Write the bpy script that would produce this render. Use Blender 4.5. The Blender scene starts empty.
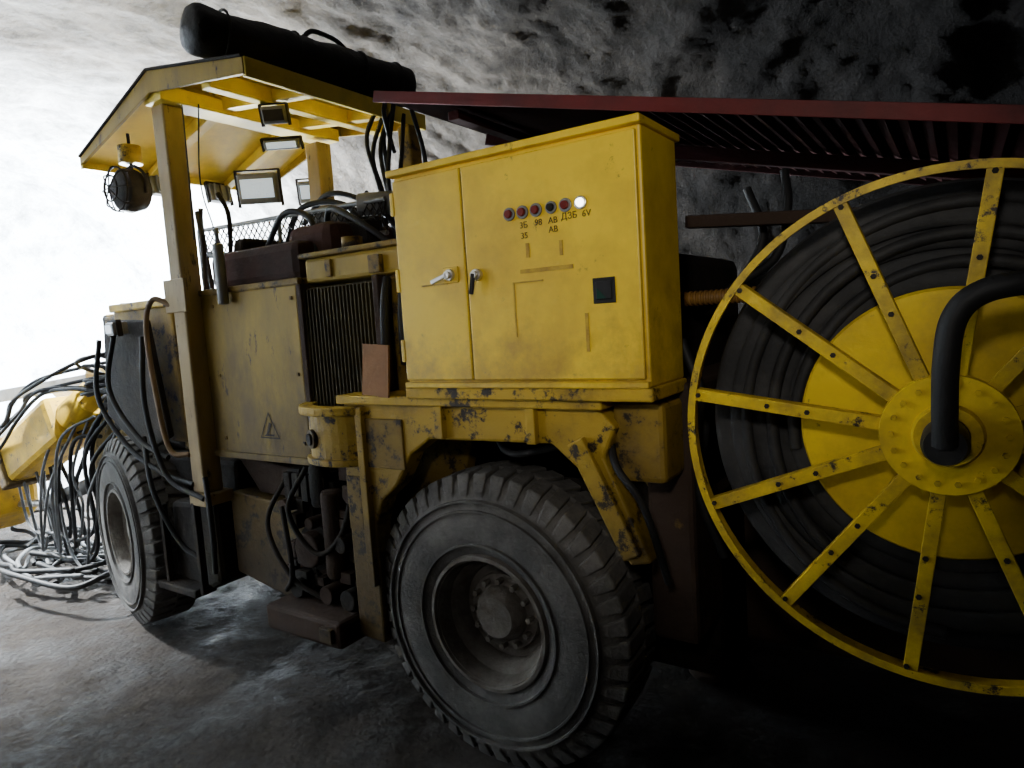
import bpy, math, random
from mathutils import Vector, Matrix, noise
random.seed(7)
scn=bpy.context.scene
COL=scn.collection

# ------------------------------------------------------------ materials
def mat(name, base, rough=.55, metal=0., dirt=None, damt=.5, dscale=3., chip=None, camt=.62, cscale=14., bump=.15, bscale=25., streak=1., emis=None, estr=0., low=None):
    m=bpy.data.materials.new(name); m.use_nodes=True
    nt=m.node_tree; N=nt.nodes; L=nt.links
    b=N['Principled BSDF']
    b.inputs['Roughness'].default_value=rough; b.inputs['Metallic'].default_value=metal
    b.inputs['Base Color'].default_value=(*base,1)
    if rough>.7: b.inputs['Specular IOR Level'].default_value=.2
    elif rough>=.5: b.inputs['Specular IOR Level'].default_value=.32
    if emis:
        b.inputs['Emission Color'].default_value=(*emis,1); b.inputs['Emission Strength'].default_value=estr
    tc=N.new('ShaderNodeTexCoord'); mp=N.new('ShaderNodeMapping'); mp.inputs['Scale'].default_value=(1,1,streak)
    L.new(tc.outputs['Object'],mp.inputs['Vector'])
    def noise_n(sc,det=6,ro=.6):
        n=N.new('ShaderNodeTexNoise'); n.inputs['Scale'].default_value=sc; n.inputs['Detail'].default_value=det; n.inputs['Roughness'].default_value=ro
        L.new(mp.outputs[0],n.inputs['Vector']); return n
    def mix(fac,a,bc):
        x=N.new('ShaderNodeMix'); x.data_type='RGBA'
        L.new(fac,x.inputs[0])
        if isinstance(a,tuple): x.inputs[6].default_value=(*a,1)
        else: L.new(a,x.inputs[6])
        x.inputs[7].default_value=(*bc,1)
        return x.outputs[2]
    cur=base
    if dirt:
        n=noise_n(dscale,9,.65); r=N.new('ShaderNodeMapRange')
        r.inputs[1].default_value=.70-damt*.5; r.inputs[2].default_value=.86-damt*.25
        r.inputs[4].default_value=.9
        L.new(n.outputs[0],r.inputs[0]); cur=mix(r.outputs[0],cur,dirt)
    if low:   # mud splash near the ground: fades out with height
        z0,z1,lc=low
        s=N.new('ShaderNodeSeparateXYZ');L.new(tc.outputs['Object'],s.inputs[0])
        n=noise_n(5,9,.72);a=N.new('ShaderNodeMath');a.operation='MULTIPLY_ADD';L.new(n.outputs[0],a.inputs[0]);a.inputs[1].default_value=1.6;L.new(s.outputs[2],a.inputs[2])
        r=N.new('ShaderNodeMapRange');r.inputs[1].default_value=z0+.8;r.inputs[2].default_value=z1+.8;r.inputs[3].default_value=.9;r.inputs[4].default_value=0
        L.new(a.outputs[0],r.inputs[0]);cur=mix(r.outputs[0],cur,lc)
    if chip:
        n=noise_n(cscale,9,.75); r=N.new('ShaderNodeMapRange')
        r.inputs[1].default_value=camt; r.inputs[2].default_value=camt+.06
        L.new(n.outputs[0],r.inputs[0]); cur=mix(r.outputs[0],cur,chip)
    if not isinstance(cur,tuple): L.new(cur,b.inputs['Base Color'])
    if bump:
        n=noise_n(bscale,8,.65); bp=N.new('ShaderNodeBump'); bp.inputs['Strength'].default_value=bump; bp.inputs['Distance'].default_value=.02
        L.new(n.outputs[0],bp.inputs['Height']); L.new(bp.outputs[0],b.inputs['Normal'])
    return m
M={}
MUD=(.040,.027,.017)
M['cab']=mat('yellow_paint_cabinet',(.88,.60,.012),.42,0,dirt=(.54,.34,.02),damt=.58,dscale=3.2,chip=(.26,.16,.03),camt=.63,cscale=8,bump=.06,bscale=30,low=(1.40,1.85,(.36,.22,.03)))
M['yel']=mat('yellow_paint_worn',(.62,.40,.014),.55,0,dirt=(.14,.085,.02),damt=.64,dscale=5,chip=(.024,.016,.010),camt=.535,cscale=9,bump=.25,low=(.85,1.55,(.05,.032,.016)))
M['yelb']=mat('yellow_paint_boom',(.62,.38,.012),.5,0,dirt=(.22,.14,.03),damt=.6,dscale=4,chip=(.05,.04,.03),camt=.58,bump=.2)
M['yeld']=mat('yellow_paint_dirty',(.30,.19,.018),.65,0,dirt=(.055,.036,.018),damt=.74,dscale=5,chip=(.022,.015,.010),camt=.53,cscale=10,bump=.3,low=(.6,1.3,MUD))
M['body']=mat('yellow_paint_body',(.38,.255,.018),.6,0,dirt=(.14,.09,.02),damt=.66,dscale=3,chip=(.04,.027,.016),camt=.59,cscale=9,bump=.1,streak=.4,low=(1.2,1.9,(.08,.053,.02)))
M['can']=mat('yellow_paint_canopy',(.88,.66,.07),.45,0,dirt=(.46,.33,.05),damt=.48,dscale=3,chip=(.12,.08,.04),camt=.66,bump=.05)
M['reel']=mat('yellow_paint_reel',(.72,.49,.012),.5,0,dirt=(.17,.11,.028),damt=.62,dscale=7,chip=(.030,.021,.016),camt=.565,cscale=16,bump=.2)
M['disc']=mat('yellow_paint_disc',(.82,.57,.014),.5,0,dirt=(.38,.25,.025),damt=.58,dscale=4,chip=(.08,.05,.03),camt=.62,cscale=12,bump=.1)
M['post']=mat('post_paint_grimy',(.36,.265,.12),.6,0,dirt=(.15,.105,.06),damt=.64,dscale=5,chip=(.05,.035,.025),camt=.59,bump=.1,streak=.3)
M['brown']=mat('rusty_brown_steel',(.050,.031,.022),.8,0,dirt=(.026,.019,.016),damt=.5,chip=(.15,.095,.025),camt=.63,cscale=8,bump=.35)
M['seat']=mat('maroon_cover',(.06,.027,.02),.8,0,dirt=(.022,.016,.014),damt=.5,bump=.7,bscale=8)
M['blk']=mat('black_rubber',(.012,.012,.013),.6,0,dirt=(.04,.035,.03),damt=.3,bump=.15)
M['blkm']=mat('black_machinery',(.020,.017,.015),.75,0,dirt=(.050,.036,.024),damt=.45,bump=.5)
M['bag']=mat('black_nylon_fabric',(.012,.012,.014),.6,0,bump=.7,bscale=12)
M['tire']=mat('dusty_tire_rubber',(.090,.086,.082),.92,0,dirt=(.20,.188,.175),damt=.55,dscale=4,bump=.5,bscale=35)
M['rim']=mat('dusty_wheel_rim',(.17,.155,.138),.8,0,dirt=(.065,.050,.037),damt=.62,dscale=8,bump=.35)
M['red']=mat('dark_red_sheet',(.13,.011,.010),.6,0,dirt=(.05,.009,.008),damt=.5,bump=.15)
M['redd']=mat('dark_red_sheet_shaded',(.035,.005,.005),.85,0,dirt=(.015,.004,.004),damt=.6,bump=.15)  # red sheet darkened, shade under the roof put into the colour
M['cable']=mat('black_trailing_cable',(.017,.017,.018),.62,0,dirt=(.055,.052,.050),damt=.55,dscale=4,bump=.3,bscale=12)
M['grey']=mat('grey_steel',(.22,.22,.22),.5,.5,dirt=(.09,.08,.07),damt=.4,bump=.1)
M['chrome']=mat('handle_chrome',(.62,.60,.56),.3,.9,bump=.05)
M['tan']=mat('tan_hose',(.22,.14,.07),.6,0,dirt=(.09,.06,.035),damt=.5)
M['hosel']=mat('pale_dusty_hose',(.16,.165,.17),.6,0,dirt=(.035,.035,.035),damt=.7,dscale=5)
M['card']=mat('cardboard_brown',(.22,.105,.04),.8,0,dirt=(.12,.06,.03),damt=.5)
M['tape']=mat('tape_residue_brown',(.34,.20,.04),.7,0,dirt=(.60,.40,.03),damt=.7,dscale=30)
M['ink']=mat('marker_ink',(.03,.02,.01),.7,bump=0)
M['redl']=mat('red_indicator_lens',(.16,.012,.01),.25,bump=0)
M['lens']=mat('lit_white_lens',(.9,.9,.9),.3,bump=0,emis=(.95,1,.95),estr=8)
M['lensd']=mat('led_array_lens',(.62,.70,.76),.25,0,bump=.6,bscale=90,emis=(.75,.88,1),estr=.7)
M['lensw']=mat('lit_work_lamp_lens',(.9,.9,.9),.3,bump=0,emis=(.9,.97,1),estr=12)
M['green']=mat('dark_green_display',(.008,.05,.035),.12,bump=0)
M['black']=mat('black_gasket',(.01,.01,.01),.6,bump=0)
M['orange']=mat('orange_ribbed_plastic',(.30,.15,.03),.55,0,dirt=(.12,.07,.03),damt=.5)
M['rad']=mat('radiator_fins_olive',(.055,.041,.012),.75,0,dirt=(.016,.012,.008),damt=.6,dscale=4,bump=.3)

def rock_mat():
    m=bpy.data.materials.new('tunnel_rock'); m.use_nodes=True
    nt=m.node_tree;N=nt.nodes;L=nt.links;b=N['Principled BSDF']; b.inputs['Roughness'].default_value=.75
    b.inputs['Specular IOR Level'].default_value=.12
    tc=N.new('ShaderNodeTexCoord')
    n1=N.new('ShaderNodeTexNoise');n1.inputs['Scale'].default_value=1.1;n1.inputs['Detail'].default_value=10;n1.inputs['Roughness'].default_value=.65
    n2=N.new('ShaderNodeTexNoise');n2.inputs['Scale'].default_value=3.5;n2.inputs['Detail'].default_value=14;n2.inputs['Roughness'].default_value=.74
    for n in (n1,n2): L.new(tc.outputs['Object'],n.inputs['Vector'])
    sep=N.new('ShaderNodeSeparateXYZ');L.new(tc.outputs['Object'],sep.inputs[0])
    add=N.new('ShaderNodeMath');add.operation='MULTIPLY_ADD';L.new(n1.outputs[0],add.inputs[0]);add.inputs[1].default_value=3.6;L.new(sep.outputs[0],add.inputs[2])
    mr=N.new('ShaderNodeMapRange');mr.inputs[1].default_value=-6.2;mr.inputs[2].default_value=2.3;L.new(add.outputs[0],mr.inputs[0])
    # sprayed concrete (front) -> brown-grey dusty rock -> dark rock (rear); lamp falloff painted in
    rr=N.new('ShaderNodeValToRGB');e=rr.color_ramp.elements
    e[0].position=0;e[0].color=(.66,.70,.74,1);e[1].position=1;e[1].color=(.010,.009,.009,1)  # bluish front tone paints in the hazy glow
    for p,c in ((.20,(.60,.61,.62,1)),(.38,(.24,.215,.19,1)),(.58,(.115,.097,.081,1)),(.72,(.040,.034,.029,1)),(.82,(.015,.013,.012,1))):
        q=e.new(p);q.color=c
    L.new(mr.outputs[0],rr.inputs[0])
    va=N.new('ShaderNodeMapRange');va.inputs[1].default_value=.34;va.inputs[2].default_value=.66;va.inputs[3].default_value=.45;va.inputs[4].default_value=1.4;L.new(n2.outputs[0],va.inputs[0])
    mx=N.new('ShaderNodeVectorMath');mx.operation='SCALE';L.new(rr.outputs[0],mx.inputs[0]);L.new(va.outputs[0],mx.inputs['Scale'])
    L.new(mx.outputs[0],b.inputs['Base Color'])
    bp=N.new('ShaderNodeBump');bp.inputs['Strength'].default_value=.7;bp.inputs['Distance'].default_value=.10
    L.new(n2.outputs[0],bp.inputs['Height']);L.new(bp.outputs[0],b.inputs['Normal'])
    return m
def ground_mat():
    m=bpy.data.materials.new('muddy_ground');m.use_nodes=True
    nt=m.node_tree;N=nt.nodes;L=nt.links;b=N['Principled BSDF']
    b.inputs['Specular IOR Level'].default_value=.2
    tc=N.new('ShaderNodeTexCoord')
    n1=N.new('ShaderNodeTexNoise');n1.inputs['Scale'].default_value=2.4;n1.inputs['Detail'].default_value=14;n1.inputs['Roughness'].default_value=.68
    n2=N.new('ShaderNodeTexNoise');n2.inputs['Scale'].default_value=11;n2.inputs['Detail'].default_value=12;n2.inputs['Roughness'].default_value=.78
    v=N.new('ShaderNodeTexVoronoi');v.inputs['Scale'].default_value=28
    for n in(n1,n2,v):L.new(tc.outputs['Object'],n.inputs['Vector'])
    r=N.new('ShaderNodeValToRGB');r.color_ramp.elements[0].position=.36;r.color_ramp.elements[0].color=(.020,.0155,.0125,1);r.color_ramp.elements[1].position=.66;r.color_ramp.elements[1].color=(.075,.061,.050,1)
    L.new(n1.outputs[0],r.inputs[0]);L.new(r.outputs[0],b.inputs['Base Color'])
    rg=N.new('ShaderNodeMapRange');rg.inputs[1].default_value=.40;rg.inputs[2].default_value=.56;rg.inputs[3].default_value=.5;rg.inputs[4].default_value=.9;L.new(n1.outputs[0],rg.inputs[0]);L.new(rg.outputs[0],b.inputs['Roughness'])
    s=N.new('ShaderNodeMath');s.operation='MULTIPLY_ADD';L.new(v.outputs['Distance'],s.inputs[0]);s.inputs[1].default_value=-.35;L.new(n2.outputs[0],s.inputs[2])
    bp=N.new('ShaderNodeBump');bp.inputs['Strength'].default_value=.9;bp.inputs['Distance'].default_value=.06
    L.new(s.outputs[0],bp.inputs['Height']);L.new(bp.outputs[0],b.inputs['Normal'])
    return m
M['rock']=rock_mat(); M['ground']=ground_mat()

# ------------------------------------------------------------ helpers
def empty(name,loc=(0,0,0)):
    e=bpy.data.objects.new(name,None); e.location=loc; COL.objects.link(e); e.empty_display_size=.2; return e
def link(o,parent):
    COL.objects.link(o)
    if parent:
        o.parent=parent; o.matrix_parent_inverse=Matrix.Translation(-Vector(parent.location))
    return o
def mesh(name,vs,fs,m,parent=None,bevel=0,smooth=False,seg=2):
    me=bpy.data.meshes.new(name); me.from_pydata([tuple(v) for v in vs],[],fs); me.update()
    import bmesh
    bm=bmesh.new();bm.from_mesh(me);bmesh.ops.recalc_face_normals(bm,faces=bm.faces);bm.to_mesh(me);bm.free()
    me.materials.append(M[m])
    o=bpy.data.objects.new(name,me); link(o,parent)
    if bevel:
        bv=o.modifiers.new('b','BEVEL');bv.width=bevel;bv.segments=seg;bv.limit_method='ANGLE'
    if smooth:
        for p in me.polygons:p.use_smooth=True
    return o
BF=[(0,1,3,2),(4,6,7,5),(0,4,5,1),(2,3,7,6),(0,2,6,4),(1,5,7,3)]
def bv(x0,x1,y0,y1,z0,z1):
    return [(x,y,z) for x in(x0,x1) for y in(y0,y1) for z in(z0,z1)]
def box(name,x0,x1,y0,y1,z0,z1,m,parent=None,bevel=.008):
    return mesh(name,bv(x0,x1,y0,y1,z0,z1),BF,m,parent,bevel)
def multibox(name,lst,m,parent=None,bevel=.004):
    vs=[];fs=[]
    for b in lst:
        k=len(vs); vs+=bv(*b); fs+=[tuple(i+k for i in f) for f in BF]
    return mesh(name,vs,fs,m,parent,bevel)
def prism(name,pts,y0,y1,m,parent=None,bevel=.006):
    n=len(pts); vs=[(x,y0,z) for x,z in pts]+[(x,y1,z) for x,z in pts]
    fs=[tuple(range(n)),tuple(range(2*n-1,n-1,-1))]+[(i,(i+1)%n,n+(i+1)%n,n+i) for i in range(n)]
    return mesh(name,vs,fs,m,parent,bevel)
def beam(name,p,q,w,h,m,parent=None,bevel=.006,up=(0,0,1)):
    p=Vector(p);q=Vector(q);d=(q-p).normalized();u=Vector(up)
    s=d.cross(u).normalized();u=s.cross(d)
    vs=[c+s*a*w/2+u*b*h/2 for c in(p,q) for a in(-1,1) for b in(-1,1)]
    return mesh(name,vs,BF,m,parent,bevel)
def cyl(name,p,q,r,m,parent=None,r2=None,seg=28,bevel=0):
    p=Vector(p);q=Vector(q);d=(q-p).normalized();u=Vector((0,0,1)) if abs(d.z)<.9 else Vector((1,0,0))
    s=d.cross(u).normalized();u=s.cross(d); r2=r if r2 is None else r2
    vs=[];
    for c,rr in((p,r),(q,r2)):
        for i in range(seg):
            a=2*math.pi*i/seg; vs.append(c+(s*math.cos(a)+u*math.sin(a))*rr)
    fs=[tuple(range(seg)),tuple(range(2*seg-1,seg-1,-1))]+[(i,(i+1)%seg,seg+(i+1)%seg,seg+i) for i in range(seg)]
    o=mesh(name,vs,fs,m,parent,bevel)
    for pl in o.data.polygons:
        if len(pl.vertices)==4: pl.use_smooth=True
    return o
def catmull(pts,n=8):
    P=[Vector(p) for p in pts]; P=[2*P[0]-P[1]]+P+[2*P[-1]-P[-2]]; out=[]
    for i in range(1,len(P)-2):
        a,b,c,d=P[i-1:i+3]
        for k in range(n):
            t=k/n; out.append(.5*((2*b)+(c-a)*t+(2*a-5*b+4*c-d)*t*t+(3*b-a-3*c+d)*t**3))
    out.append(P[-2]); return out
def tubes(name,lines,r,m,parent=None,sm=True,cyc=False):
    cu=bpy.data.curves.new(name,'CURVE');cu.dimensions='3D';cu.bevel_depth=r;cu.bevel_resolution=3;cu.use_fill_caps=True
    for pts in lines:
        pp=catmull(pts) if sm else pts
        s=cu.splines.new('POLY');s.points.add(len(pp)-1)
        for a,b in zip(s.points,pp):a.co=(*b,1)
        s.use_smooth=True; s.use_cyclic_u=cyc
    cu.materials.append(M[m]); o=bpy.data.objects.new(name,cu); return link(o,parent)
def lathe(name,prof,cx,cz,m,parent=None,seg=96,smooth=True,close=True,bevel=0):
    """revolve (y,r) profile about the Y axis through (cx,cz)"""
    vs=[];fs=[];n=len(prof)
    for i in range(seg):
        a=2*math.pi*i/seg
        for y,r in prof: vs.append((cx+r*math.cos(a),y,cz+r*math.sin(a)))
    for i in range(seg):
        j=(i+1)%seg
        for k in range(n if close else n-1):
            l=(k+1)%n; fs.append((i*n+k,j*n+k,j*n+l,i*n+l))
    o=mesh(name,vs,fs,m,parent,bevel)
    if smooth:
        for p in o.data.polygons:p.use_smooth=True
        try:
            o.data.set_sharp_from_angle(angle=math.radians(35))
        except Exception: pass
    return o
def text(s,loc,size,m,parent,rz=0,rx=math.pi/2):
    cu=bpy.data.curves.new('lettering','FONT');cu.body=s;cu.size=size;cu.extrude=.0006;cu.align_x='CENTER'
    cu.materials.append(M[m]);o=bpy.data.objects.new('lettering',cu);o.rotation_euler=(rx,rz,0);o.location=loc;COL.objects.link(o)
    o.parent=parent;o.matrix_parent_inverse=Matrix.Translation(-Vector(parent.location));return o

# ------------------------------------------------------------ tunnel
def rockd(p):
    q=p+Vector((noise.noise(p*.9),noise.noise(p*.9+Vector((7,1,3))),noise.noise(p*.9+Vector((2,9,4)))))*.35
    d=noise.fractal(q*.4,1.0,2.1,2)*.08
    d+=noise.fractal(q*1.6,.75,2.1,8)*.055
    d+=(1-abs(noise.noise(Vector((q.x*1.2,q.y*3.,q.z*3.)))))*.05
    return d
def tunnel():
    X0,X1=4.5,-9.8; nx,nt=420,320; vs=[];fs=[]
    for i in range(nx+1):
        x=X0+(X1-X0)*i/nx
        for j in range(nt+1):
            t=math.pi*j/nt; c=math.cos(t);s=math.sin(t)
            y=1.5+3.7*math.copysign(abs(c)**.62,c); z=4.15*abs(s)**.6-.15
            # roof line of the heading steps down a little towards the rear so it keeps catching the lamp
            z-=max(0,min(1,(x+4)/6))*.35*max(0,s)
            p=Vector((x,y,z)); n=Vector((0,-(y-1.5)/3.75,-max(z,0)/4.2));n.normalize()
            q=p+n*rockd(p); vs.append((q.x,q.y,q.z))
    for i in range(nx):
        for j in range(nt):
            a=i*(nt+1)+j; fs.append((a,a+1,a+nt+2,a+nt+1))
    return vs,fs
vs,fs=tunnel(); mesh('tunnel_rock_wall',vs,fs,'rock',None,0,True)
def endwall(name,X,sgn):
    vs=[];fs=[];n=130
    for i in range(n+1):
        for j in range(n+1):
            y=-3.2+9.2*i/n; z=-.3+5.2*j/n; p=Vector((X,y,z))
            d=rockd(p)*1.8+abs(noise.noise(p*.7))*.5+.06*((y-1.5)**2)*.6+.05*max(0,z-2)**2
            vs.append((X+sgn*d,y,z))
    for i in range(n):
        for j in range(n):
            a=i*(n+1)+j;fs.append((a,a+1,a+n+2,a+n+1))
    mesh(name,vs,fs,'rock',None,0,True)
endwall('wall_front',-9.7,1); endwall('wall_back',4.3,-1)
vs=[];fs=[];nx,ny=340,220
for i in range(nx+1):
    for j in range(ny+1):
        x=-10.2+15*i/nx;y=-3+9*j/ny
        p=Vector((x,y,0)); z=noise.fractal(p*1.3,1.,2.,5)*.022+noise.fractal(p*5.,.8,2.,4)*.010-.014
        if x<-4.5: z+=min(1,(-4.5-x)*.5)*(noise.fractal(p*3.,.9,2.,4)*.035+.02*abs(noise.noise(p*2.)))
        vs.append((x,y,z))
for i in range(nx):
    for j in range(ny):
        a=i*(ny+1)+j;fs.append((a,a+ny+1,a+ny+2,a+1))
mesh('floor',vs,fs,'ground',None,0,True)

# ------------------------------------------------------------ drill rig
rig=empty('underground_drill_rig',(-3,2.9,0))

def wheel(tag,cx,y0,sgn,parent,steer=0):
    e=bpy.data.objects.new('wheel_'+tag,None); COL.objects.link(e)
    cz=.628; Y=lambda d:y0+sgn*d
    obs=[]
    prof=[(0.045,.275),(.02,.30),(.004,.36),(0,.43),(.012,.50),(.03,.55),(.045,.585),(.075,.605),(.18,.612),(.285,.605),(.315,.585),(.35,.5),(.36,.43),(.35,.34),(.32,.28),(.30,.26),(.08,.26)]
    obs.append(lathe('tire_'+tag,[(Y(d),r) for d,r in prof],cx,cz,'tire',None,128))
    for k,rr in enumerate((.335,.475,.515)):
        obs.append(lathe(f'tire_ring_{tag}_{k}',[(Y(.012),rr-.006),(Y(-.003),rr-.004),(Y(-.003),rr+.004),(Y(.02),rr+.007)],cx,cz,'tire',None,96))
    vs=[];fs=[];n=44
    for k in range(n):
        for side in(0,1):
            a0=2*math.pi*(k+.5*side)/n; w=.104
            sk=.05
            if side==0: st=[(.022,.555,.0),(.05,.622,.012),(.185,.628,sk)]
            else: st=[(.338,.555,0),(.31,.622,.012),(.175,.628,sk)]
            ring=[]
            for (d,r,sh) in st:
                for rr in (r, min(r,.60)-.035):
                    for aw in(-w/2,w/2):
                        a=a0+sh+aw*(1 if r>.6 else .8)
                        ring.append((cx+rr*math.cos(a),Y(d),cz+rr*math.sin(a)))
            b=len(vs);vs+=ring
            for q in(0,4):
                fs+=[(b+q,b+q+1,b+q+5,b+q+4),(b+q+2,b+q+6,b+q+7,b+q+3),(b+q,b+q+4,b+q+6,b+q+2),(b+q+1,b+q+3,b+q+7,b+q+5)]
            fs+=[(b,b+2,b+3,b+1),(b+8,b+9,b+11,b+10)]
    obs.append(mesh('tire_lugs_'+tag,vs,fs,'tire',None,.007))
    obs.append(lathe('rim_'+tag,[(Y(d),r) for d,r in [(.035,.285),(.02,.28),(.02,.262),(.05,.252),(.09,.245),(.12,.215),(.17,.205),(.18,.17),(.15,.165),(.14,.12),(.11,.115),(.09,.10),(.075,.085),(.07,.0005),(.2,.0005),(.22,.26),(.1,.275)]],cx,cz,'rim',None,72))
    obs.append(lathe('rim_lock_ring_'+tag,[(Y(.03),.292),(Y(.008),.286),(Y(.006),.270),(Y(.03),.262)],cx,cz,'rim',None,72))
    vs=[];fs=[]
    for k in range(12):
        a=2*math.pi*k/12
        c=Vector((cx+.142*math.cos(a),0,cz+.142*math.sin(a)))
        b=len(vs)
        for yy in (Y(.11),Y(.155)):
            for j in range(6):
                t=j*math.pi/3; vs.append((c.x+.013*math.cos(t),yy,c.z+.013*math.sin(t)))
        fs+=[tuple(b+j for j in range(6)),tuple(b+11-j for j in range(6))]+[(b+j,b+(j+1)%6,b+6+(j+1)%6,b+6+j) for j in range(6)]
    obs.append(mesh('wheel_nuts_'+tag,vs,fs,'rim',None))
    T=Matrix.Translation(Vector((cx,Y(.18),0)))
    mt=T@Matrix.Rotation(math.radians(steer),4,'Z')@T.inverted()
    for o in obs: o.data.transform(mt); o.parent=e
    e.parent=parent; e.matrix_parent_inverse=Matrix.Translation(-Vector(parent.location))
wheel('rear_near',-1.62,2.10,1,rig); wheel('front_near',-4.60,2.13,1,rig,-13)
wheel('rear_far',-1.62,3.95,-1,rig); wheel('front_far',-4.60,3.95,-1,rig,-13)
cyl('axle_rear',(-1.62,2.3,.63),(-1.62,3.75,.63),.11,'blkm',rig); cyl('axle_front',(-4.6,2.35,.63),(-4.6,3.75,.63),.11,'blkm',rig)

box('chassis_core',-5.5,-.8,2.6,3.5,.35,1.15,'blkm',rig,.03)
box('rear_deck',-2.35,-.8,2.5,3.7,1.15,1.5,'brown',rig,.02)
box('rear_inner_bulkhead',-.98,-.80,2.32,3.6,.62,1.6,'brown',rig,.02)
prism('fender_frame',[(-2.36,.43),(-2.20,.42),(-2.19,.98),(-2.14,1.1),(-2.04,1.18),(-1.95,1.32),(-1.84,1.39),(-1.25,1.40),(-1.13,1.30),(-.96,.98),(-.88,1.0),(-1.04,1.36),(-.99,1.47),(-1.06,1.54),(-2.32,1.56),(-2.36,1.48)],2.10,2.20,'yel',rig,.01)
box('fender_top_plate',-2.34,-1.02,2.06,2.5,1.535,1.575,'yel',rig,.006)
prism('frame_web',[(-2.30,.6),(-2.12,.6),(-1.85,1.36),(-1.15,1.40),(-.85,.9),(-.82,1.5),(-2.3,1.5)],2.42,2.50,'yeld',rig,.01)
box('frame_corner_block',-1.02,-.83,2.14,2.35,1.27,1.55,'yeld',rig,.02)
beam('strut_rib',(-1.14,2.085,1.42),(-.94,2.085,1.02),.03,.07,'yel',rig)
multibox('fender_ribs',[(-1.78,-1.74,2.07,2.11,1.40,1.55),(-2.24,-2.20,2.07,2.11,.7,1.52),(-1.34,-1.30,2.07,2.11,1.40,1.55)],'yel',rig)
multibox('fender_weld_plates',[(-2.2,-1.98,2.09,2.105,1.25,1.47),(-2.35,-2.26,2.09,2.105,.95,1.2)],'yeld',rig)
tubes('fender_hoses',[[(-1.1,2.3,1.5),(-1.0,2.1,1.35),(-.9,2.1,1.2),(-.86,2.2,.9)],[(-1.65,2.3,1.4),(-1.5,2.2,1.33),(-1.3,2.25,1.36)]],.014,'blk',rig)
box('fender_liner',-2.12,-1.0,2.50,2.6,.5,1.4,'blkm',rig,.02)
cyl('jack_column',(-1.02,3.30,.10),(-1.02,3.30,1.2),.045,'grey',rig); cyl('jack_sleeve',(-1.02,3.30,.7),(-1.02,3.30,1.3),.075,'brown',rig)
cyl('jack_foot',(-1.02,3.30,0),(-1.02,3.30,.10),.17,'brown',rig,.10)
box('body_core',-3.60,-2.0,2.45,3.75,1.0,2.08,'blkm',rig,.03)
box('body_side_panel',-3.60,-2.70,2.20,2.46,1.20,2.12,'body',rig,.02)
box('body_side_panel_lip',-3.62,-2.68,2.185,2.21,1.20,1.235,'body',rig,.004)
multibox('panel_bolts',[(x,x+.018,2.192,2.2,z,z+.018) for x in(-3.42,-2.76) for z in(1.3,1.65,2.03)],'yeld',rig,.002)
box('panel_top_edge',-3.60,-2.68,2.19,2.47,2.10,2.135,'yeld',rig,.008)
prism('lower_panel',[(-3.52,.50),(-3.05,.42),(-2.88,.5),(-2.86,.95),(-3.52,.98)],2.25,2.42,'yeld',rig,.015)
prism('lower_panel_gusset',[(-3.3,.98),(-2.9,.98),(-2.86,1.12),(-3.5,1.2)],2.30,2.40,'brown',rig,.01)
box('hood_cover',-3.48,-2.72,2.24,2.9,2.12,2.33,'seat',rig,.05)
box('hood_cover_rear',-2.95,-2.60,2.35,2.9,2.20,2.42,'seat',rig,.06)
prism('seat_back',[(-3.5,2.3),(-3.40,2.3),(-3.36,2.42),(-3.46,2.42)],2.4,2.8,'blkm',rig,.02)
box('radiator_core',-2.66,-2.16,2.22,2.46,1.46,2.08,'rad',rig,.01)
multibox('radiator_fins',[(-2.655+k*.0245,-2.645+k*.0245,2.195,2.225,1.48,2.07) for k in range(20)],'rad',rig,.002)
multibox('radiator_frame',[(-2.69,-2.655,2.18,2.24,1.44,2.10),(-2.175,-2.14,2.18,2.24,1.44,2.10)],'brown',rig)
box('air_box',-2.66,-1.93,2.22,2.6,2.10,2.22,'body',rig,.02)
box('air_box_lid',-2.68,-1.90,2.20,2.62,2.22,2.245,'yeld',rig,.008)
multibox('air_box_latches',[(-2.5,-2.46,2.205,2.22,2.12,2.2),(-2.2,-2.13,2.19,2.22,2.11,2.19),(-2.03,-1.99,2.205,2.22,2.12,2.2)],'yeld',rig)
cyl('air_box_cap',(-2.40,2.30,2.245),(-2.40,2.30,2.30),.05,'yeld',rig)
box('side_filler',-2.14,-1.9,2.25,2.5,1.56,2.1,'yeld',rig,.02)
tubes('radiator_hoses',[[(-2.12,2.22,2.08),(-2.08,2.15,1.95),(-2.1,2.15,1.75),(-2.2,2.2,1.58)],[(-2.04,2.24,2.08),(-2.0,2.17,1.9),(-2.03,2.2,1.7)]],.02,'blk',rig)
mesh('cardboard_flap',[(-2.20,2.09,1.57),(-2.00,2.045,1.57),(-1.98,2.05,1.79),(-2.19,2.11,1.80),(-2.20,2.10,1.57),(-2.00,2.055,1.57),(-1.98,2.06,1.79),(-2.19,2.12,1.80)],[(0,1,2,3),(7,6,5,4),(0,4,5,1),(1,5,6,2),(2,6,7,3),(3,7,4,0)],'card',rig)
def arcplate(name,cx,cy,r0,r1,a0,a1,z0,z1,m,parent,n=24):
    vs=[];fs=[]
    for i in range(n+1):
        a=math.radians(a0+(a1-a0)*i/n);c,s=math.cos(a),math.sin(a)
        for r in(r0,r1):
            for z in(z0,z1): vs.append((cx+r*c,cy+r*s,z))
    for i in range(n):
        b=i*4
        fs+=[(b,b+4,b+5,b+1),(b+2,b+3,b+7,b+6),(b,b+2,b+6,b+4),(b+1,b+5,b+7,b+3)]
    fs+=[(0,1,3,2),(n*4,n*4+2,n*4+3,n*4+1)]
    return mesh(name,vs,fs,m,parent,.006)
arcplate('pivot_bracket',-2.42,2.30,.17,.26,110,325,1.27,1.49,'yel',rig)
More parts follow.
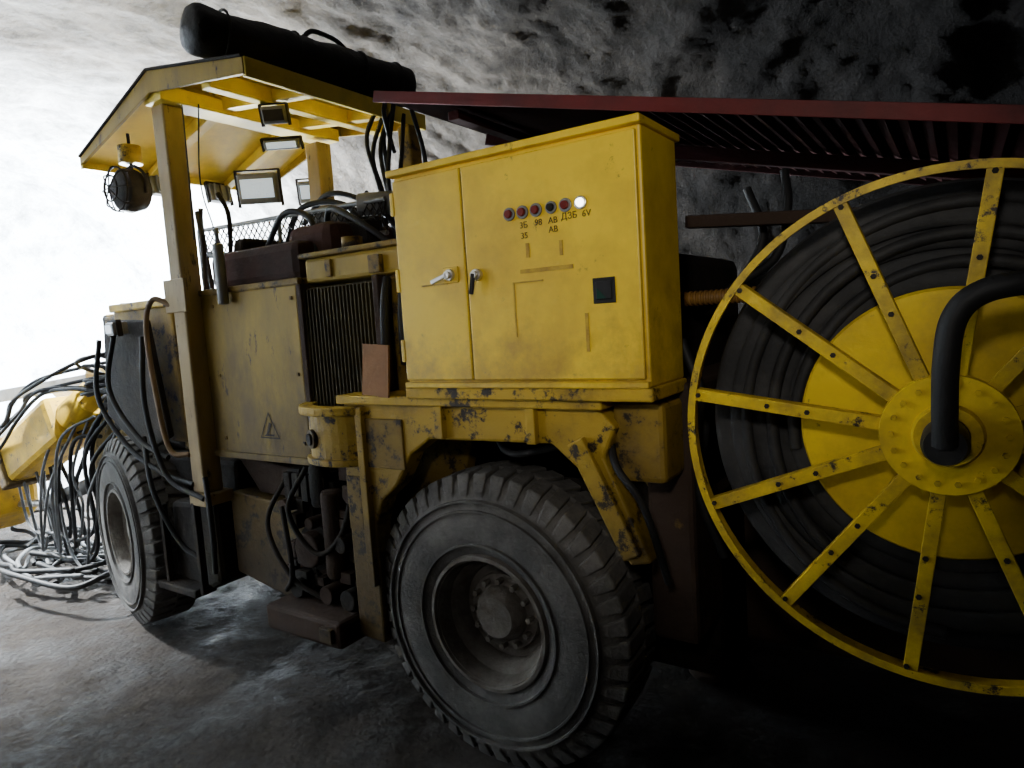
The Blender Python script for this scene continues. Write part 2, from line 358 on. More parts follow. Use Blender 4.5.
arcplate('pivot_bracket_lip',-2.42,2.30,.23,.30,110,335,1.485,1.525,'yel',rig)
arcplate('pivot_bracket_lower_lip',-2.42,2.30,.20,.28,110,330,1.25,1.28,'yel',rig)
a=math.radians(250)
cyl('pivot_pin_ring',(-2.42+.25*math.cos(a),2.30+.25*math.sin(a),1.37),(-2.42+.275*math.cos(a),2.30+.275*math.sin(a),1.37),.045,'yeld',rig)
cyl('pivot_pin',(-2.42+.25*math.cos(a),2.30+.25*math.sin(a),1.37),(-2.42+.285*math.cos(a),2.30+.285*math.sin(a),1.37),.028,'blkm',rig)
cyl('pivot_column',(-2.43,2.32,.45),(-2.43,2.32,1.45),.09,'blkm',rig)
cyl('pivot_column_collar',(-2.43,2.32,1.05),(-2.43,2.32,1.15),.115,'brown',rig,bevel=.01)
box('pump_block',-2.86,-2.50,2.25,2.55,.60,.95,'blkm',rig,.03)
cyl('pump_body',(-2.72,2.12,.78),(-2.72,2.4,.78),.09,'brown',rig,bevel=.01)
cyl('pump_flange',(-2.72,2.18,.78),(-2.72,2.22,.78),.12,'blkm',rig)
cyl('accumulator',(-2.54,2.16,.66),(-2.54,2.16,1.10),.055,'brown',rig,bevel=.02)
cyl('filter_bowl',(-2.64,2.18,1.0),(-2.64,2.18,1.22),.05,'blkm',rig,bevel=.02)
for k,(x,z,r) in enumerate([(-2.85,1.0,.035),(-2.8,.58,.05),(-2.58,.58,.045),(-2.45,.85,.04),(-2.66,.93,.03),(-2.43,.58,.05),(-2.36,1.1,.04)]):
    cyl(f'valve_{k}',(x,2.10,z),(x,2.3,z),r,'blkm' if k%2 else 'brown',rig,bevel=.005)
multibox('valve_bank',[(-2.9+k*.065,-2.85+k*.065,2.16,2.3,1.02+.02*(k%2),1.16) for k in range(5)],'blkm',rig)
def clutter(n,w):
    out=[]
    for k in range(n):
        x=-2.92+random.random()*.5; z=.55+random.random()*.6; y=2.13+random.random()*.07
        out.append((x,x+.03+random.random()*w,y,2.3,z,z+.03+random.random()*w))
    return out
multibox('valve_clutter',clutter(26,.07),'blkm',rig); multibox('valve_clutter_rusty',clutter(16,.05),'brown',rig)
tubes('pump_hoses',[[(-2.9,2.2,1.15),(-2.98,2.1,.9),(-2.8,2.08,.65),(-2.6,2.12,.55)],[(-2.7,2.15,1.2),(-2.75,2.06,1.0),(-2.6,2.08,.8),(-2.45,2.12,.9),(-2.4,2.2,1.2)],[(-2.9,2.12,.55),(-2.75,2.05,.7),(-2.85,2.1,1.0)]],.013,'blkm',rig)
box('step_box',-2.90,-2.36,1.98,2.26,.40,.53,'brown',rig,.02)
multibox('step_hangers',[(-2.86,-2.80,2.18,2.26,.5,.72),(-2.45,-2.39,2.18,2.26,.5,.72)],'brown',rig)
box('step_bracket',-2.48,-2.40,1.96,1.985,.43,.50,'yeld',rig,.005)
box('canopy_post',-3.635,-3.52,2.10,2.22,1.0,3.13,'post',rig,.012)
box('canopy_post_base',-3.65,-3.49,2.08,2.26,.93,1.0,'post',rig,.01)
multibox('canopy_post_plates',[(-3.68,-3.48,2.085,2.11,2.02,2.20)],'post',rig)
box('canopy_post_rear',-3.60,-3.48,3.1,3.22,1.0,3.1,'post',rig,.012)
box('canopy_post_back',-2.80,-2.70,3.12,3.22,2.0,3.05,'yeld',rig,.012)
box('cab_floor',-4.6,-3.5,2.3,3.6,.95,1.15,'blkm',rig,.03)
prism('cab_front_panel',[(-4.60,1.5),(-4.58,2.10),(-4.5,2.13),(-3.9,2.10),(-3.86,1.25),(-4.05,1.25)],2.24,2.34,'yeld',rig,.02)
prism('black_flap',[(-4.60,1.42),(-4.52,1.96),(-4.40,2.02),(-4.02,2.0),(-3.90,1.30),(-4.2,1.18)],2.14,2.18,'blkm',rig,.01)
box('cab_dash',-4.6,-4.2,2.4,3.4,1.15,2.05,'blkm',rig,.05)
box('cab_edge_bar',-4.55,-3.88,2.2,2.26,2.07,2.12,'yel',rig,.01)
prism('cab_side_plate',[(-3.95,1.2),(-3.62,1.2),(-3.62,2.12),(-3.86,2.12)],2.26,2.32,'yeld',rig,.01)
prism('black_step',[(-4.02,.42),(-3.70,.38),(-3.55,.45),(-3.55,.93),(-4.0,.9)],2.16,2.5,'blkm',rig,.03)
box('black_step_tread',-4.06,-3.66,2.06,2.2,.38,.43,'blkm',rig,.01)
multibox('step_side_rails',[(-3.99,-3.96,2.08,2.12,.4,.9),(-3.64,-3.61,2.08,2.12,.4,.95)],'blkm',rig)
tubes('grab_handle',[[(-3.63,2.10,1.22),(-3.74,2.05,1.26),(-3.80,2.04,1.6),(-3.82,2.04,1.95),(-3.74,2.05,2.1),(-3.64,2.1,2.06)]],.015,'tan',rig)
tubes('side_hoses',[[(-4.5,2.1,1.9),(-4.45,2.03,1.55),(-4.2,2.05,1.25),(-3.9,2.08,1.1),(-3.62,2.1,1.05)],[(-4.3,2.1,1.95),(-4.3,2.03,1.6),(-4.05,2.05,1.3),(-3.8,2.07,1.2)],[(-4.1,2.1,1.3),(-3.95,2.04,1.0),(-3.8,2.08,.7),(-3.65,2.12,.6)],[(-3.95,2.08,1.9),(-3.93,2.04,1.5),(-3.8,2.05,1.1),(-3.5,2.08,.98)],[(-3.5,2.1,1.1),(-3.42,2.06,.8),(-3.5,2.1,.55)]],.015,'blk',rig)
def worklamp(name,c,w,h,d,fwd,parent,lens='lensd'):
    fwd=Vector(fwd).normalized();c=Vector(c)
    s=fwd.cross(Vector((0,0,1))).normalized();u=s.cross(fwd)
    def bx(nm,o,w,h,d,m,b=.006):
        vs=[c+o+s*a*w/2+u*bb*h/2+fwd*e*d/2 for a in(-1,1) for bb in(-1,1) for e in(-1,1)]
        mesh(nm,vs,BF,m,parent,b)
    bx(name+'_housing',Vector(),w,h,d,'grey',.01)
    bx(name+'_lens',fwd*d*.52,w*.82,h*.62,.01,lens,.002)
    for k in(-1,0,1): bx(f'{name}_fin{k}',-fwd*d*.6+s*k*w*.3,.012,h*.9,d*.4,'grey',.002)
    bx(name+'_yoke_l',s*(-w*.55),.01,h*1.2,.03,'blkm',.001); bx(name+'_yoke_r',s*(w*.55),.01,h*1.2,.03,'blkm',.001)
    bx(name+'_yoke_top',u*h*.6,w*1.12,.01,.03,'blkm',.001)
worklamp('head_lamp',(-4.22,2.07,1.96),.12,.08,.07,(-.15,-1,-.05),rig,lens='lensd')

# nose + booms
box('nose_frame',-5.7,-4.9,2.5,3.4,.6,1.35,'yeld',rig,.04)
box('boom_mount',-5.8,-5.3,2.55,3.3,1.1,1.70,'yeld',rig,.05)
box('valve_cabinet',-5.1,-4.55,2.4,3.2,1.25,1.85,'blkm',rig,.04)
box('nose_yellow_cover',-5.0,-4.6,2.36,2.9,1.86,2.08,'yeld',rig,.03)
cyl('boom_arm',(-5.5,2.50,1.48),(-7.5,2.42,.60),.14,'yelb',rig)
beam('boom_sleeve',(-5.85,2.47,1.33),(-6.75,2.43,.93),.36,.38,'yelb',rig,.05)
beam('boom_sleeve_collar',(-6.7,2.43,.95),(-6.82,2.425,.90),.42,.44,'yeld',rig,.02)
prism('boom_knuckle',[(-7.85,.32),(-7.3,.25),(-6.95,.45),(-6.9,.90),(-7.2,1.05),(-7.9,.95)],2.16,2.58,'yelb',rig,.05)
cyl('boom_knuckle_pin',(-7.35,2.10,.62),(-7.35,2.66,.62),.15,'grey',rig,bevel=.01)
beam('boom_extension',(-7.4,2.40,.65),(-9.1,2.3,1.15),.26,.28,'yelb',rig,.03)
cyl('boom_lift_cylinder',(-5.7,2.55,.80),(-6.5,2.45,.56),.06,'grey',rig); cyl('boom_lift_rod',(-6.5,2.45,.56),(-7.1,2.42,.50),.03,'chrome',rig)
beam('feed_rail',(-6.0,2.9,1.60),(-9.0,2.8,1.35),.10,.12,'grey',rig,.01)
beam('feed_rail_low',(-5.8,3.05,1.15),(-8.9,3.1,.85),.14,.18,'yelb',rig,.01)
cyl('boom_arm_second',(-5.7,3.2,1.5),(-8.5,3.5,1.4),.10,'yelb',rig)
def rnd(a):return random.uniform(-a,a)
L=[]
for k in range(13):
    y0=2.33+rnd(.1); z0=1.65+rnd(.2); o=rnd(.08)
    yb=2.75 if k%3 else 2.2
    L.append([(-4.9,y0+.1,z0),(-5.2+rnd(.1),y0-.02,z0+rnd(.08)),(-5.6+rnd(.2),yb+rnd(.05),1.56+o),(-6.0+rnd(.2),yb+rnd(.05),1.40+o+rnd(.05)),(-6.5+rnd(.1),yb,1.18+o+rnd(.06)),(-7.1+rnd(.2),yb,.95+o)])
tubes('boom_hoses',L,.014,'blk',rig)
L=[]
for k in range(13):
    x0=-5.75+rnd(.4);y0=2.40+rnd(.08)
    L.append([(x0+.25,y0+.1,1.35+rnd(.2)),(x0,y0-.05,1.0+rnd(.2)),(x0-.1+rnd(.2),y0-.03,.5+rnd(.3)),(x0-.35+rnd(.2),y0,.22+rnd(.15)),(x0-.6+rnd(.2),y0,.5+rnd(.2)),(x0-.8,y0+.05,.9)])
tubes('nose_hoses',L[:6],.011,'hosel',rig);tubes('nose_hoses_black',L[6:],.016,'blk',rig)
for t,(n_,rad,mm) in enumerate(((5,.015,'hosel'),(7,.02,'blk'))):
    L=[]
    for k in range(n_):
        r=.24+.05*k+rnd(.05); cxx=-6.5+rnd(.7); cyy=2.55+rnd(.3); ph=rnd(3)
        L.append([(cxx+r*1.5*math.cos(a*math.pi/6+ph)+rnd(.14),cyy+r*.7*math.sin(a*math.pi/6+ph)+rnd(.08),.05+.02*k+abs(rnd(.08))) for a in range(12)])
    tubes(f'floor_hose_coil_{t}',L,rad,mm,rig,True)

# ---------------- canopy
XF=-4.32
Y0,Y1=2.04,3.30
prism('canopy_plate',[(-2.73,3.137),(-3.52,3.27),(XF,2.975),(XF,2.95),(-3.52,3.243),(-2.73,3.11)],Y0,Y1,'can',rig,.004)
for nm,a,b in(('near',Y0-.006,Y0+.012),('far',Y1-.012,Y1+.006)):
    prism('canopy_fascia_'+nm,[(-2.73,3.137),(-3.52,3.27),(XF,2.975),(XF-.01,2.93),(-3.52,3.16),(-2.73,3.06)],a,b,'body',rig,.003)
box('canopy_fascia_rear',-2.745,-2.72,Y0,Y1,3.05,3.14,'can',rig,.004)
box('canopy_fascia_front',XF-.02,XF+.01,Y0,Y1,2.91,2.985,'can',rig,.004)
box('canopy_rib_post',-3.62,-3.46,Y0+.02,Y1-.02,3.12,3.2,'can',rig,.006)
box('canopy_rib_mid',-3.10,-3.03,Y0+.02,Y1-.02,3.08,3.19,'can',rig,.006)
for k,yy in enumerate((2.42,2.95)):
    prism(f'canopy_rib_long_{k}',[(-2.75,3.11),(-3.52,3.24),(XF+.02,2.95),(XF+.02,2.91),(-3.52,3.15),(-2.75,3.06)],yy,yy+.06,'can',rig,.004)
tubes('canopy_drip_rail',[[(-2.73,Y0-.01,3.142),(-3.52,Y0-.01,3.275),(XF,Y0-.01,2.98)]],.008,'blkm',rig,False)
lc=Vector((-3.93,2.10,2.73))
lathe('cage_lamp_body',[(2.03,.085),(2.05,.115),(2.10,.125),(2.17,.10),(2.20,.05),(2.2,.001),(2.03,.001)],lc.x,lc.z,'blkm',rig,40)
L=[[Vector((lc.x+.12*math.cos(t),2.02,lc.z+.12*math.sin(t))) for t in [i*math.pi/12 for i in range(24)]],[Vector((lc.x+.07*math.cos(t),1.99,lc.z+.07*math.sin(t))) for t in [i*math.pi/12 for i in range(24)]]]
tubes('cage_lamp_guard_rings',L,.005,'blkm',rig,False,True)
tubes('cage_lamp_guard_bars',[[(lc.x+.125*math.cos(t),2.05,lc.z+.125*math.sin(t)),(lc.x+.11*math.cos(t),2.0,lc.z+.11*math.sin(t)),(lc.x,1.98,lc.z)] for t in [i*math.pi/4 for i in range(8)]],.004,'blkm',rig)
tubes('cage_lamp_hanger',[[(lc.x-.13,2.12,2.70),(lc.x-.13,2.12,2.80),(lc.x,2.12,2.87),(lc.x+.13,2.12,2.80),(lc.x+.13,2.12,2.70)],[(lc.x,2.12,2.85),(lc.x,2.12,3.05)]],.009,'blkm',rig)
cyl('cage_lamp_mount',(lc.x,2.12,2.88),(lc.x,2.12,2.98),.06,'yel',rig)
worklamp('led_floodlight',(-3.58,2.70,2.76),.24,.18,.07,(.55,-.8,-.15),rig)
worklamp('led_floodlight_b',(-3.60,3.15,2.80),.20,.14,.07,(.5,-.8,-.2),rig)
worklamp('led_small',(-3.02,2.42,3.02),.13,.09,.05,(.5,-.8,-.3),rig,lens='blkm')
worklamp('led_small_b',(-3.45,2.80,3.02),.22,.06,.05,(.5,-.8,-.5),rig,lens='lensd')
worklamp('front_worklight',(XF+.03,2.5,2.86),.16,.12,.06,(-1,0,-.2),rig,lens='lensw')
worklamp('front_worklight_b',(XF+.03,2.9,2.86),.16,.12,.06,(-1,0,-.2),rig,lens='lensw')
L=[[Vector((-3.02+.065*math.cos(t*.9),3.12+.065*math.sin(t*.9),2.42+t*.0045)) for t in range(0,62)]]
tubes('spiral_air_hose',L,.013,'blk',rig,False)
tubes('canopy_cables',[[(-2.75,3.05,3.12),(-2.72,2.92,2.95),(-2.74,2.95,2.7),(-2.78,3.0,2.45)],[(-2.70,3.0,3.14),(-2.66,2.9,2.9),(-2.6,2.8,2.6),(-2.5,2.8,2.3)],[(-2.72,3.1,3.1),(-2.68,3.0,2.8),(-2.7,2.9,2.4)],[(-2.68,3.1,3.2),(-2.6,3.05,3.05),(-2.5,3.0,2.8),(-2.5,3.0,2.5)],[(-2.72,2.95,3.14),(-2.64,2.85,3.02),(-2.68,2.95,2.85)],[(-2.74,2.9,3.1),(-2.76,2.82,2.9),(-2.7,2.84,2.6),(-2.66,2.8,2.3)],[(-2.76,2.98,3.1),(-2.80,2.9,2.85),(-2.74,2.9,2.6),(-2.7,2.85,2.35)],[(-2.73,3.0,3.1),(-2.70,2.86,2.85),(-2.62,2.82,2.55),(-2.58,2.8,2.3)]],.013,'blk',rig)
tubes('hanging_cords',[[(-3.42,2.15,3.1),(-3.41,2.14,2.8),(-3.44,2.15,2.4)],[(-3.35,2.2,3.1),(-3.36,2.17,2.7),(-3.33,2.2,2.45)]],.004,'blk',rig)
L=[]
x0,x1=-4.1,-2.45
for k in range(34):
    x=x0+(x1-x0)*k/33
    L.append([(x,2.6,2.55-.04*k/33),(min(x+.13,x1),2.6,2.40-.04*k/33)]); L.append([(x,2.6,2.40-.04*k/33),(min(x+.13,x1),2.6,2.55-.04*k/33)])
tubes('guard_mesh',L,.004,'blkm',rig,False)
tubes('guard_rail',[[(x0,2.6,2.56),(x1,2.6,2.52)],[(x0,2.6,2.39),(x1,2.6,2.35)],[(x0,2.6,2.1),(x0,2.6,2.56)],[(-3.3,2.6,2.1),(-3.3,2.6,2.54)]],.013,'grey',rig,False)
tubes('cab_levers',[[(-3.7,2.4,2.1),(-3.72,2.38,2.5),(-3.68,2.36,2.62)],[(-3.62,2.3,2.1),(-3.56,2.28,2.45)],[(-4.0,2.5,2.0),(-4.05,2.5,2.5)],[(-3.5,2.4,2.3),(-3.45,2.38,2.55),(-3.5,2.36,2.68)]],.014,'blkm',rig)
cyl('fire_bottle',(-3.25,2.16,2.04),(-3.25,2.16,2.36),.028,'grey',rig,bevel=.01)
cyl('fire_bottle_neck',(-3.25,2.16,2.36),(-3.25,2.16,2.44),.012,'grey',rig)
cyl('air_cylinder',(-2.66,2.62,2.52),(-2.42,2.75,2.52),.06,'grey',rig,bevel=.01)
box('cab_rack',-3.0,-2.5,2.5,2.62,2.30,2.42,'blkm',rig,.02)
box('control_console',-3.45,-3.1,2.95,3.3,2.1,2.62,'blkm',rig,.03)
tubes('cab_hoses',[[(-3.9,2.5,2.1),(-3.75,2.4,2.35),(-3.5,2.35,2.3),(-3.4,2.3,2.15)],[(-3.2,2.7,2.5),(-2.9,2.65,2.62),(-2.6,2.7,2.5),(-2.4,2.7,2.3)],[(-3.7,2.35,2.6),(-3.6,2.3,2.4),(-3.62,2.3,2.2)],[(-3.3,2.65,2.4),(-3.1,2.6,2.56),(-2.8,2.62,2.55),(-2.6,2.6,2.4)],[(-2.9,2.6,2.4),(-2.75,2.5,2.5),(-2.5,2.45,2.4),(-2.3,2.5,2.25)],[(-3.3,2.5,2.35),(-3.0,2.4,2.5),(-2.8,2.4,2.45),(-2.7,2.35,2.25)]],.016,'blk',rig)

def ringpoly(name,cx,cz,R,w,y,m,parent):
    vs=[]
    for r in(R,R-w):
        for k in range(3):
            a=math.pi/2+k*2*math.pi/3; vs.append((cx+r*math.cos(a),y,cz+r*math.sin(a)))
    mesh(name,vs,[(0,1,4,3),(1,2,5,4),(2,0,3,5)],m,parent)
ringpoly('warning_triangle',-3.02,1.37,.095,.014,2.197,'ink',rig)
mesh('warning_pictogram',[(-3.05,2.197,1.345),(-3.03,2.197,1.345),(-3.0,2.197,1.40),(-3.02,2.197,1.41),(-2.98,2.197,1.345),(-2.99,2.197,1.335),(-3.07,2.197,1.335)],[(0,1,2,3),(1,4,5,6,0)],'ink',rig)

# ---------------- rear roof (dark red corrugated)
roof=empty('corrugated_red_roof',(-1,3,2.7))
def zr(x): return 2.945+(x+2.3)*(2.335-2.945)/2.45
vs=[];fs=[];nx=220
for i in range(nx+1):
    x=-2.28+3.5*i/nx
    o_=.007*math.sin(i*math.pi/2)
    for y in(2.42,3.85):
        vs.append((x,y,zr(x)+o_))
for i in range(nx): fs.append((2*i,2*i+1,2*i+3,2*i+2))
o=mesh('sheet',vs,fs,'redd',roof); sm=o.modifiers.new('s','SOLIDIFY');sm.thickness=.004
beam('near_edge_angle',(-2.28,2.40,zr(-2.28)),(1.2,2.40,zr(1.2)),.012,.05,'red',roof,.002)
beam('far_edge_angle',(-2.28,3.87,zr(-2.28)),(1.2,3.87,zr(1.2)),.02,.06,'redd',roof,.002)
for k,x in enumerate((-1.9,.9)):
    box(f'purlin_{k}',x-.03,x+.03,2.5,3.85,zr(x)-.07,zr(x)-.03,'redd',roof,.004)
beam('long_rafter',(-2.2,3.2,zr(-2.2)-.05),(1.1,3.2,zr(1.1)-.05),.05,.06,'redd',roof,.003)
for k,(x,y) in enumerate(((-1.95,3.2),(-1.2,3.2),(.9,3.2))):
    box(f'roof_post_{k}',x-.035,x+.035,y-.035,y+.035,1.0,zr(x)-.03,'brown',roof,.006)

# ---------------- electrical cabinet
cab=empty('electrical_cabinet',(-1.35,2.2,1.6))
X1,X2,Z1,Z2=-1.875,-.83,1.615,2.467
box('shell',X1,X2,2.045,2.36,Z1,Z2-.012,'cab',cab,.008)
box('door_left',X1+.008,-1.534,2.026,2.044,Z1+.03,Z2-.035,'cab',cab,.005)
box('door_right',-1.526,X2-.012,2.026,2.044,Z1+.03,Z2-.035,'cab',cab,.005)
prism('lid',[(X1-.012,Z2-.018),(X2+.012,Z2-.022),(X2+.012,Z2+.004),(X1-.012,Z2+.008)],2.012,2.375,'cab',cab,.005)
box('base_channel',X1-.01,X2+.01,2.03,2.36,Z1-.045,Z1,'yel',cab,.006)
box('door_sill',X1,X2,2.022,2.05,Z1,Z1+.022,'cab',cab,.004)
multibox('door_gap',[(-1.5335,-1.5265,2.035,2.046,Z1+.03,Z2-.035)],'blkm',cab,0)
multibox('hinges',[(X1-.008,X1+.012,2.022,2.05,z,z+.09) for z in(1.72,2.0,2.30)],'cab',cab,.004)
for k,(x,z) in enumerate(((-1.60,2.045),(-1.475,2.035))):
    cyl(f'latch_boss_{k}',(x,2.026,z),(x,2.005,z),.022,'chrome',cab,bevel=.003)
    cyl(f'latch_hub_{k}',(x,2.006,z),(x,1.99,z),.013,'chrome',cab)
beam('latch_handle_left',(-1.60,1.993,2.045),(-1.675,1.993,2.022),.010,.018,'chrome',cab,.004)
beam('latch_handle_right',(-1.475,1.993,2.04),(-1.49,1.993,1.965),.018,.010,'blkm',cab,.004,up=(0,1,0))
multibox('latch_keeper',[(-1.635,-1.565,2.018,2.027,2.015,2.075)],'cab',cab,.003)
bx_=[(-1.32,.023,'redl'),(-1.265,.023,'redl'),(-1.21,.023,'redl'),(-1.15,.021,'blkm'),(-1.095,.023,'redl'),(-1.038,.022,'lens')]
for k,(x,r,m) in enumerate(bx_):
    z=2.232
    cyl(f'indicator_bezel_{k}',(x,2.026,z),(x,2.016,z),r,'grey' if m!='lens' else 'chrome',cab,bevel=.002)
    cyl(f'indicator_lens_{k}',(x,2.018,z),(x,2.006,z),r*.7,m,cab,r2=r*.55)
for s,x,z in (("3Б",-1.265,2.178),("35",-1.265,2.142),("98",-1.205,2.180),("AB",-1.148,2.180),("AB",-1.148,2.150),("ДЗБ",-1.085,2.186),("6V",-1.02,2.186)):
    text(s,(x,2.0245,z),.030,'ink',cab)
multibox('tape_marks',[(-1.262,-1.248,2.0235,2.0262,2.075,2.125),(-1.128,-1.116,2.0235,2.0262,2.07,2.12),(-1.29,-1.08,2.0235,2.0262,2.022,2.036),(-1.045,-1.033,2.0235,2.0262,1.74,1.87),(-1.325,-1.319,2.0235,2.0262,1.80,1.99),(-1.325,-1.20,2.0235,2.0262,1.99,1.995),(-1.75,-1.62,2.0235,2.0262,2.012,2.018)],'tape',cab,0)
box('display_frame',-1.01,-.93,2.0215,2.027,1.898,1.982,'black',cab,.002)
box('display_window',-.998,-.942,2.018,2.028,1.910,1.970,'black',cab,.003)
prism('display_green_film',[(-.994,1.914),(-.960,1.914),(-.994,1.95)],2.0165,2.019,'green',cab,0)

# ---------------- cable reel
reel=empty('cable_reel',(-.026,2.4,1.498))
rx,rz,rR=-.026,1.498,.678
lathe('outer_rim',[(2.03,rR+.005),(2.03,rR-.017),(2.04,rR-.017),(2.05,rR-.004),(2.10,rR-.004),(2.10,rR+.005)],rx,rz,'reel',reel,128)
vs=[];fs=[]
for k in range(12):
    a=math.radians(171.5+30.3*k if k<4 else 171.5+30*k); c,s=math.cos(a),math.sin(a)
    def P(r,t,y): return (rx+r*c-t*s,y,rz+r*s+t*c)
    for (t0,t1,y0,y1) in ((-.018,.018,2.035,2.045),(-.018,-.011,2.045,2.085),(.004,.010,2.045,2.075)):
        b=len(vs); vs+=[P(r,t,y) for r in(.14,rR-.012) for t in(t0,t1) for y in(y0,y1)]; fs+=[tuple(i+b for i in f) for f in BF]
mesh('spokes',vs,fs,'reel',reel,.002)
def bolts(name,lst,y,r,h,m,parent):
    vs=[];fs=[]
    for x,z in lst:
        b=len(vs)
        for yy in(y-h,y):
            for j in range(6):
                t=j*math.pi/3; vs.append((x+r*math.cos(t),yy,z+r*math.sin(t)))
        fs+=[tuple(b+j for j in range(6)),tuple(b+11-j for j in range(6))]+[(b+j,b+(j+1)%6,b+6+(j+1)%6,b+6+j) for j in range(6)]
    mesh(name,vs,fs,m,parent)
L=[]
for k in range(12):
    a=math.radians(171.5+30*k)
    for r in(.34,.45,.655): L.append((rx+r*math.cos(a),rz+r*math.sin(a)))
bolts('spoke_bolts',L,2.035,.0075,.006,'blkm',reel)
lathe('hub_plate',[(2.02,.001),(2.02,.155),(2.045,.158),(2.045,.001)],rx,rz,'disc',reel,72)
lathe('hub_boss',[(2.0,.048),(2.0,.075),(2.02,.082),(2.04,.082),(2.04,.048)],rx,rz,'reel',reel,60)
bolts('hub_bolts',[(rx+.128*math.cos(t*math.pi/9),rz+.128*math.sin(t*math.pi/9)) for t in range(18)],2.02,.008,.008,'reel',reel)
lathe('inner_flange_disc',[(2.17,.02),(2.17,.372),(2.185,.380),(2.20,.375),(2.20,.02)],rx,rz,'disc',reel,96)
lathe('hub_barrel',[(2.04,.10),(2.17,.10),(2.17,.02),(2.04,.02)],rx,rz,'yeld',reel,48)
prof=[];n=5;R0,R1=.37,.66;dr=(R1-R0)/n
for k in range(n):
    for j in range(7):
        t=math.pi*j/6; prof.append((2.215+.012*((k*5)%3)-math.sin(t)*dr*.10,R0+dr*(k+.5)-math.cos(t)*dr*.5))
prof+= [(2.26,R1+.005)]
yy=2.26
for k in range(16):
    for j in range(1,6):
        t=math.pi*j/6; prof.append((yy+.038*(k+.5)-.019*math.cos(t),R1+.012*math.sin(t)))
prof+=[(2.88,.60),(2.88,.30),(2.3,.30)]
lathe('wound_cable',prof,rx,rz,'cable',reel,128)
L=[]
for k in range(3):
    r=.43+.08*k+rnd(.01); a0=rnd(3); 
    L.append([(rx+(r+.03*math.sin(t*.17+k))*math.cos(a0+t*.1),2.212+.01*math.sin(t*.11),rz+(r+.03*math.sin(t*.17+k))*math.sin(a0+t*.1)) for t in range(34)])
tubes('loose_cable_turns',L,.019,'cable',reel,False)
lathe('rear_rim',[(2.92,rR+.008),(2.92,rR-.03),(2.96,rR-.03),(2.96,rR+.008)],rx,rz,'yeld',reel,96)
lathe('rear_disc',[(2.90,.02),(2.90,.62),(2.92,.62),(2.92,.02)],rx,rz,'yeld',reel,64)
cyl('axle',(rx,2.0,rz),(rx,3.3,rz),.05,'blkm',reel)
tubes('cable_feed_pipe',[[(.6,2.05,1.87),(.35,1.93,1.88),(.13,1.86,1.875),(.035,1.85,1.855),(-.012,1.85,1.80),(-.027,1.85,1.70),(-.030,1.86,1.60),(-.03,1.88,1.50)]],.029,'blk',reel)
lathe('pipe_swivel',[(1.87,.001),(1.87,.045),(1.90,.052),(1.98,.052),(2.0,.046),(2.02,.046),(2.02,.001)],rx-.004,rz,'blk',reel,40)
box('support_frame',-.85,.75,3.02,3.2,.95,1.2,'brown',reel,.02)
box('support_pillar',-.12,.1,3.0,3.2,1.0,1.65,'brown',reel,.02)
box('support_base',-.9,.8,2.98,3.5,.35,.95,'brown',reel,.03)
beam('pipe_stay',(.6,2.05,1.87),(.6,3.3,1.87),.05,.05,'blkm',reel)
beam('pipe_stay_post',(.6,3.2,1.0),(.6,3.2,1.90),.05,.05,'blkm',reel,up=(0,1,0))

tubes('rear_hoses',[[(-.75,3.0,2.35),(-.68,2.95,2.15),(-.75,2.9,1.98),(-.9,2.8,1.85)],[(-.60,3.0,2.40),(-.58,2.95,2.25),(-.62,2.9,2.05),(-.75,2.8,1.95)],[(-.85,2.4,1.75),(-.76,2.36,1.5),(-.79,2.36,1.2),(-.72,2.4,.95)]],.018,'blk',rig)
cyl('ribbed_conduit_core',(-1.0,2.6,1.90),(-.62,2.6,1.90),.024,'orange',rig)
for k in range(18): cyl(f'conduit_rib_{k}',(-.98+k*.02,2.6,1.90),(-.970+k*.02,2.6,1.90),.029,'orange',rig,seg=16)
beam('rear_crossbeam',(-.95,2.8,2.22),(.3,2.9,2.12),.06,.05,'brown',rig)
box('rear_equipment',-1.8,-.95,2.5,3.6,1.5,2.1,'blkm',rig,.05)

# ---------------- duffel bag on canopy
bag=empty('black_duffel_bag',(-2.9,2.6,3.3))
A=Vector((-3.07,1.97,3.345));B=Vector((-2.76,3.22,3.275)); ax=(B-A).normalized(); sd=ax.cross(Vector((0,0,1))).normalized(); up=sd.cross(ax)
vs=[];fs=[];ns,na=60,40;ln=(B-A).length
for i in range(ns+1):
    t=i/ns; e=min(t,1-t)*ln; rr=.122*min(1,(1-(1-min(e/.06,1))**2)**.5 if e<.06 else 1)
    rr=max(rr,.002)
    for j in range(na):
        a=2*math.pi*j/na; c=A+ax*ln*t
        q=sd*math.cos(a)*rr*1.08+up*math.sin(a)*rr*(.92 if math.sin(a)<0 else 1.-.10*math.sin(t*9)**2)
        p=c+q; k=1+.12*noise.noise(p*5)+.05*noise.noise(p*15)
        vs.append(c+q*k)
for i in range(ns):
    for j in range(na):
        fs.append((i*na+j,i*na+(j+1)%na,(i+1)*na+(j+1)%na,(i+1)*na+j))
mesh('bag_body',vs,fs,'bag',bag,0,True)
def bp(t,h,s=0): return A+ax*ln*t+up*h+sd*s
tubes('bag_handles',[[bp(.46,.10,.04),bp(.50,.15,.03),bp(.56,.16,.02),bp(.62,.14,.03),bp(.66,.10,.04)],[bp(.44,.10,-.04),bp(.50,.13,-.05),bp(.6,.13,-.06),bp(.68,.10,-.04)]],.013,'bag',bag)
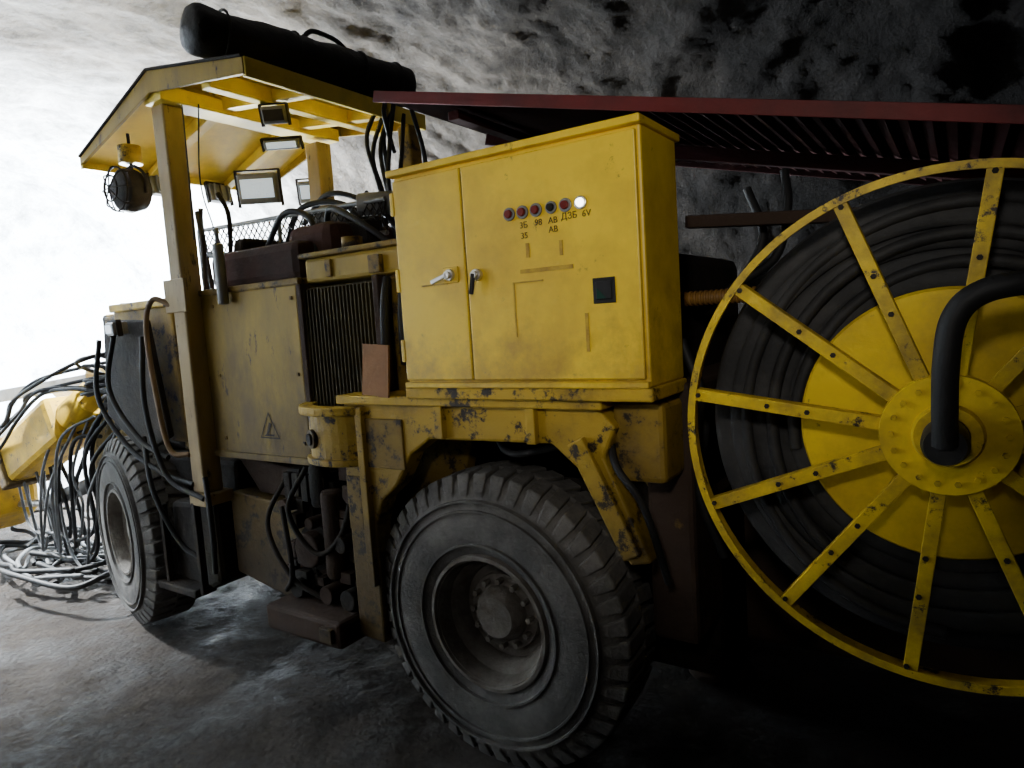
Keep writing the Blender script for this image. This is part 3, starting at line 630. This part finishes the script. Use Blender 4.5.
for k,t in enumerate((.14,.42,.72,.9)):
    tubes(f'bag_strap_{k}',[[bp(t,.122*math.sin(a),.130*math.cos(a)) for a in [i*math.pi/12 for i in range(24)]]],.007,'blk',bag,False,True)

# ------------------------------------------------------------ lights
def pt(name,loc,e,col,r=.1):
    l=bpy.data.lights.new(name,'POINT');l.energy=e;l.color=col;l.shadow_soft_size=r
    o=bpy.data.objects.new(name,l);o.location=loc;COL.objects.link(o)
def spot(name,loc,tgt,e,col,ang,r=.1,bl=.5):
    l=bpy.data.lights.new(name,'SPOT');l.energy=e;l.color=col;l.spot_size=math.radians(ang);l.spot_blend=bl;l.shadow_soft_size=r
    o=bpy.data.objects.new(name,l);o.location=loc
    o.rotation_euler=(Vector(tgt)-Vector(loc)).to_track_quat('-Z','Y').to_euler();COL.objects.link(o)
pt('heading_floodlamp',(-7.6,3.8,1.95),4600,(.86,.94,1.0),.22)
spot('canopy_worklight_beam',(-4.6,2.7,2.85),(-8.5,2.7,1.2),1300,(.88,.95,1.0),130,.05)
spot('floor_fill_spot',(-8.2,1.7,2.6),(-6.5,2.0,0),4200,(.92,.97,1.0),62,.05,.7)  # unseen spot, not mounted on the boom, added to brighten the floor
spot('camera_side_spot',(-.1,-.5,2.6),(-.88,2.0,2.18),118,(1.0,.95,.86),59,.12,1.)  # unseen spot added behind the camera to light cabinet and reel
w=bpy.data.worlds.new('dark_tunnel_air');w.use_nodes=True;w.node_tree.nodes['Background'].inputs[0].default_value=(.5,.55,.6,1);w.node_tree.nodes['Background'].inputs[1].default_value=.01;scn.world=w

# ------------------------------------------------------------ camera
f=Vector((-.5540,.8270,-.09526));R=Vector((.8325,.5503,-.0637));U=Vector((.0002,.1145,.9934))
f.normalize();R=(R-f*R.dot(f)).normalized();U=R.cross(f)
cd=bpy.data.cameras.new('camera');cd.sensor_width=36;cd.lens=673.2*36/1024;cd.clip_start=.02
co=bpy.data.objects.new('camera',cd);COL.objects.link(co)
mw=Matrix((( R.x,U.x,-f.x,0),(R.y,U.y,-f.y,0),(R.z,U.z,-f.z,1.8643),(0,0,0,1)))
co.matrix_world=mw; scn.camera=co
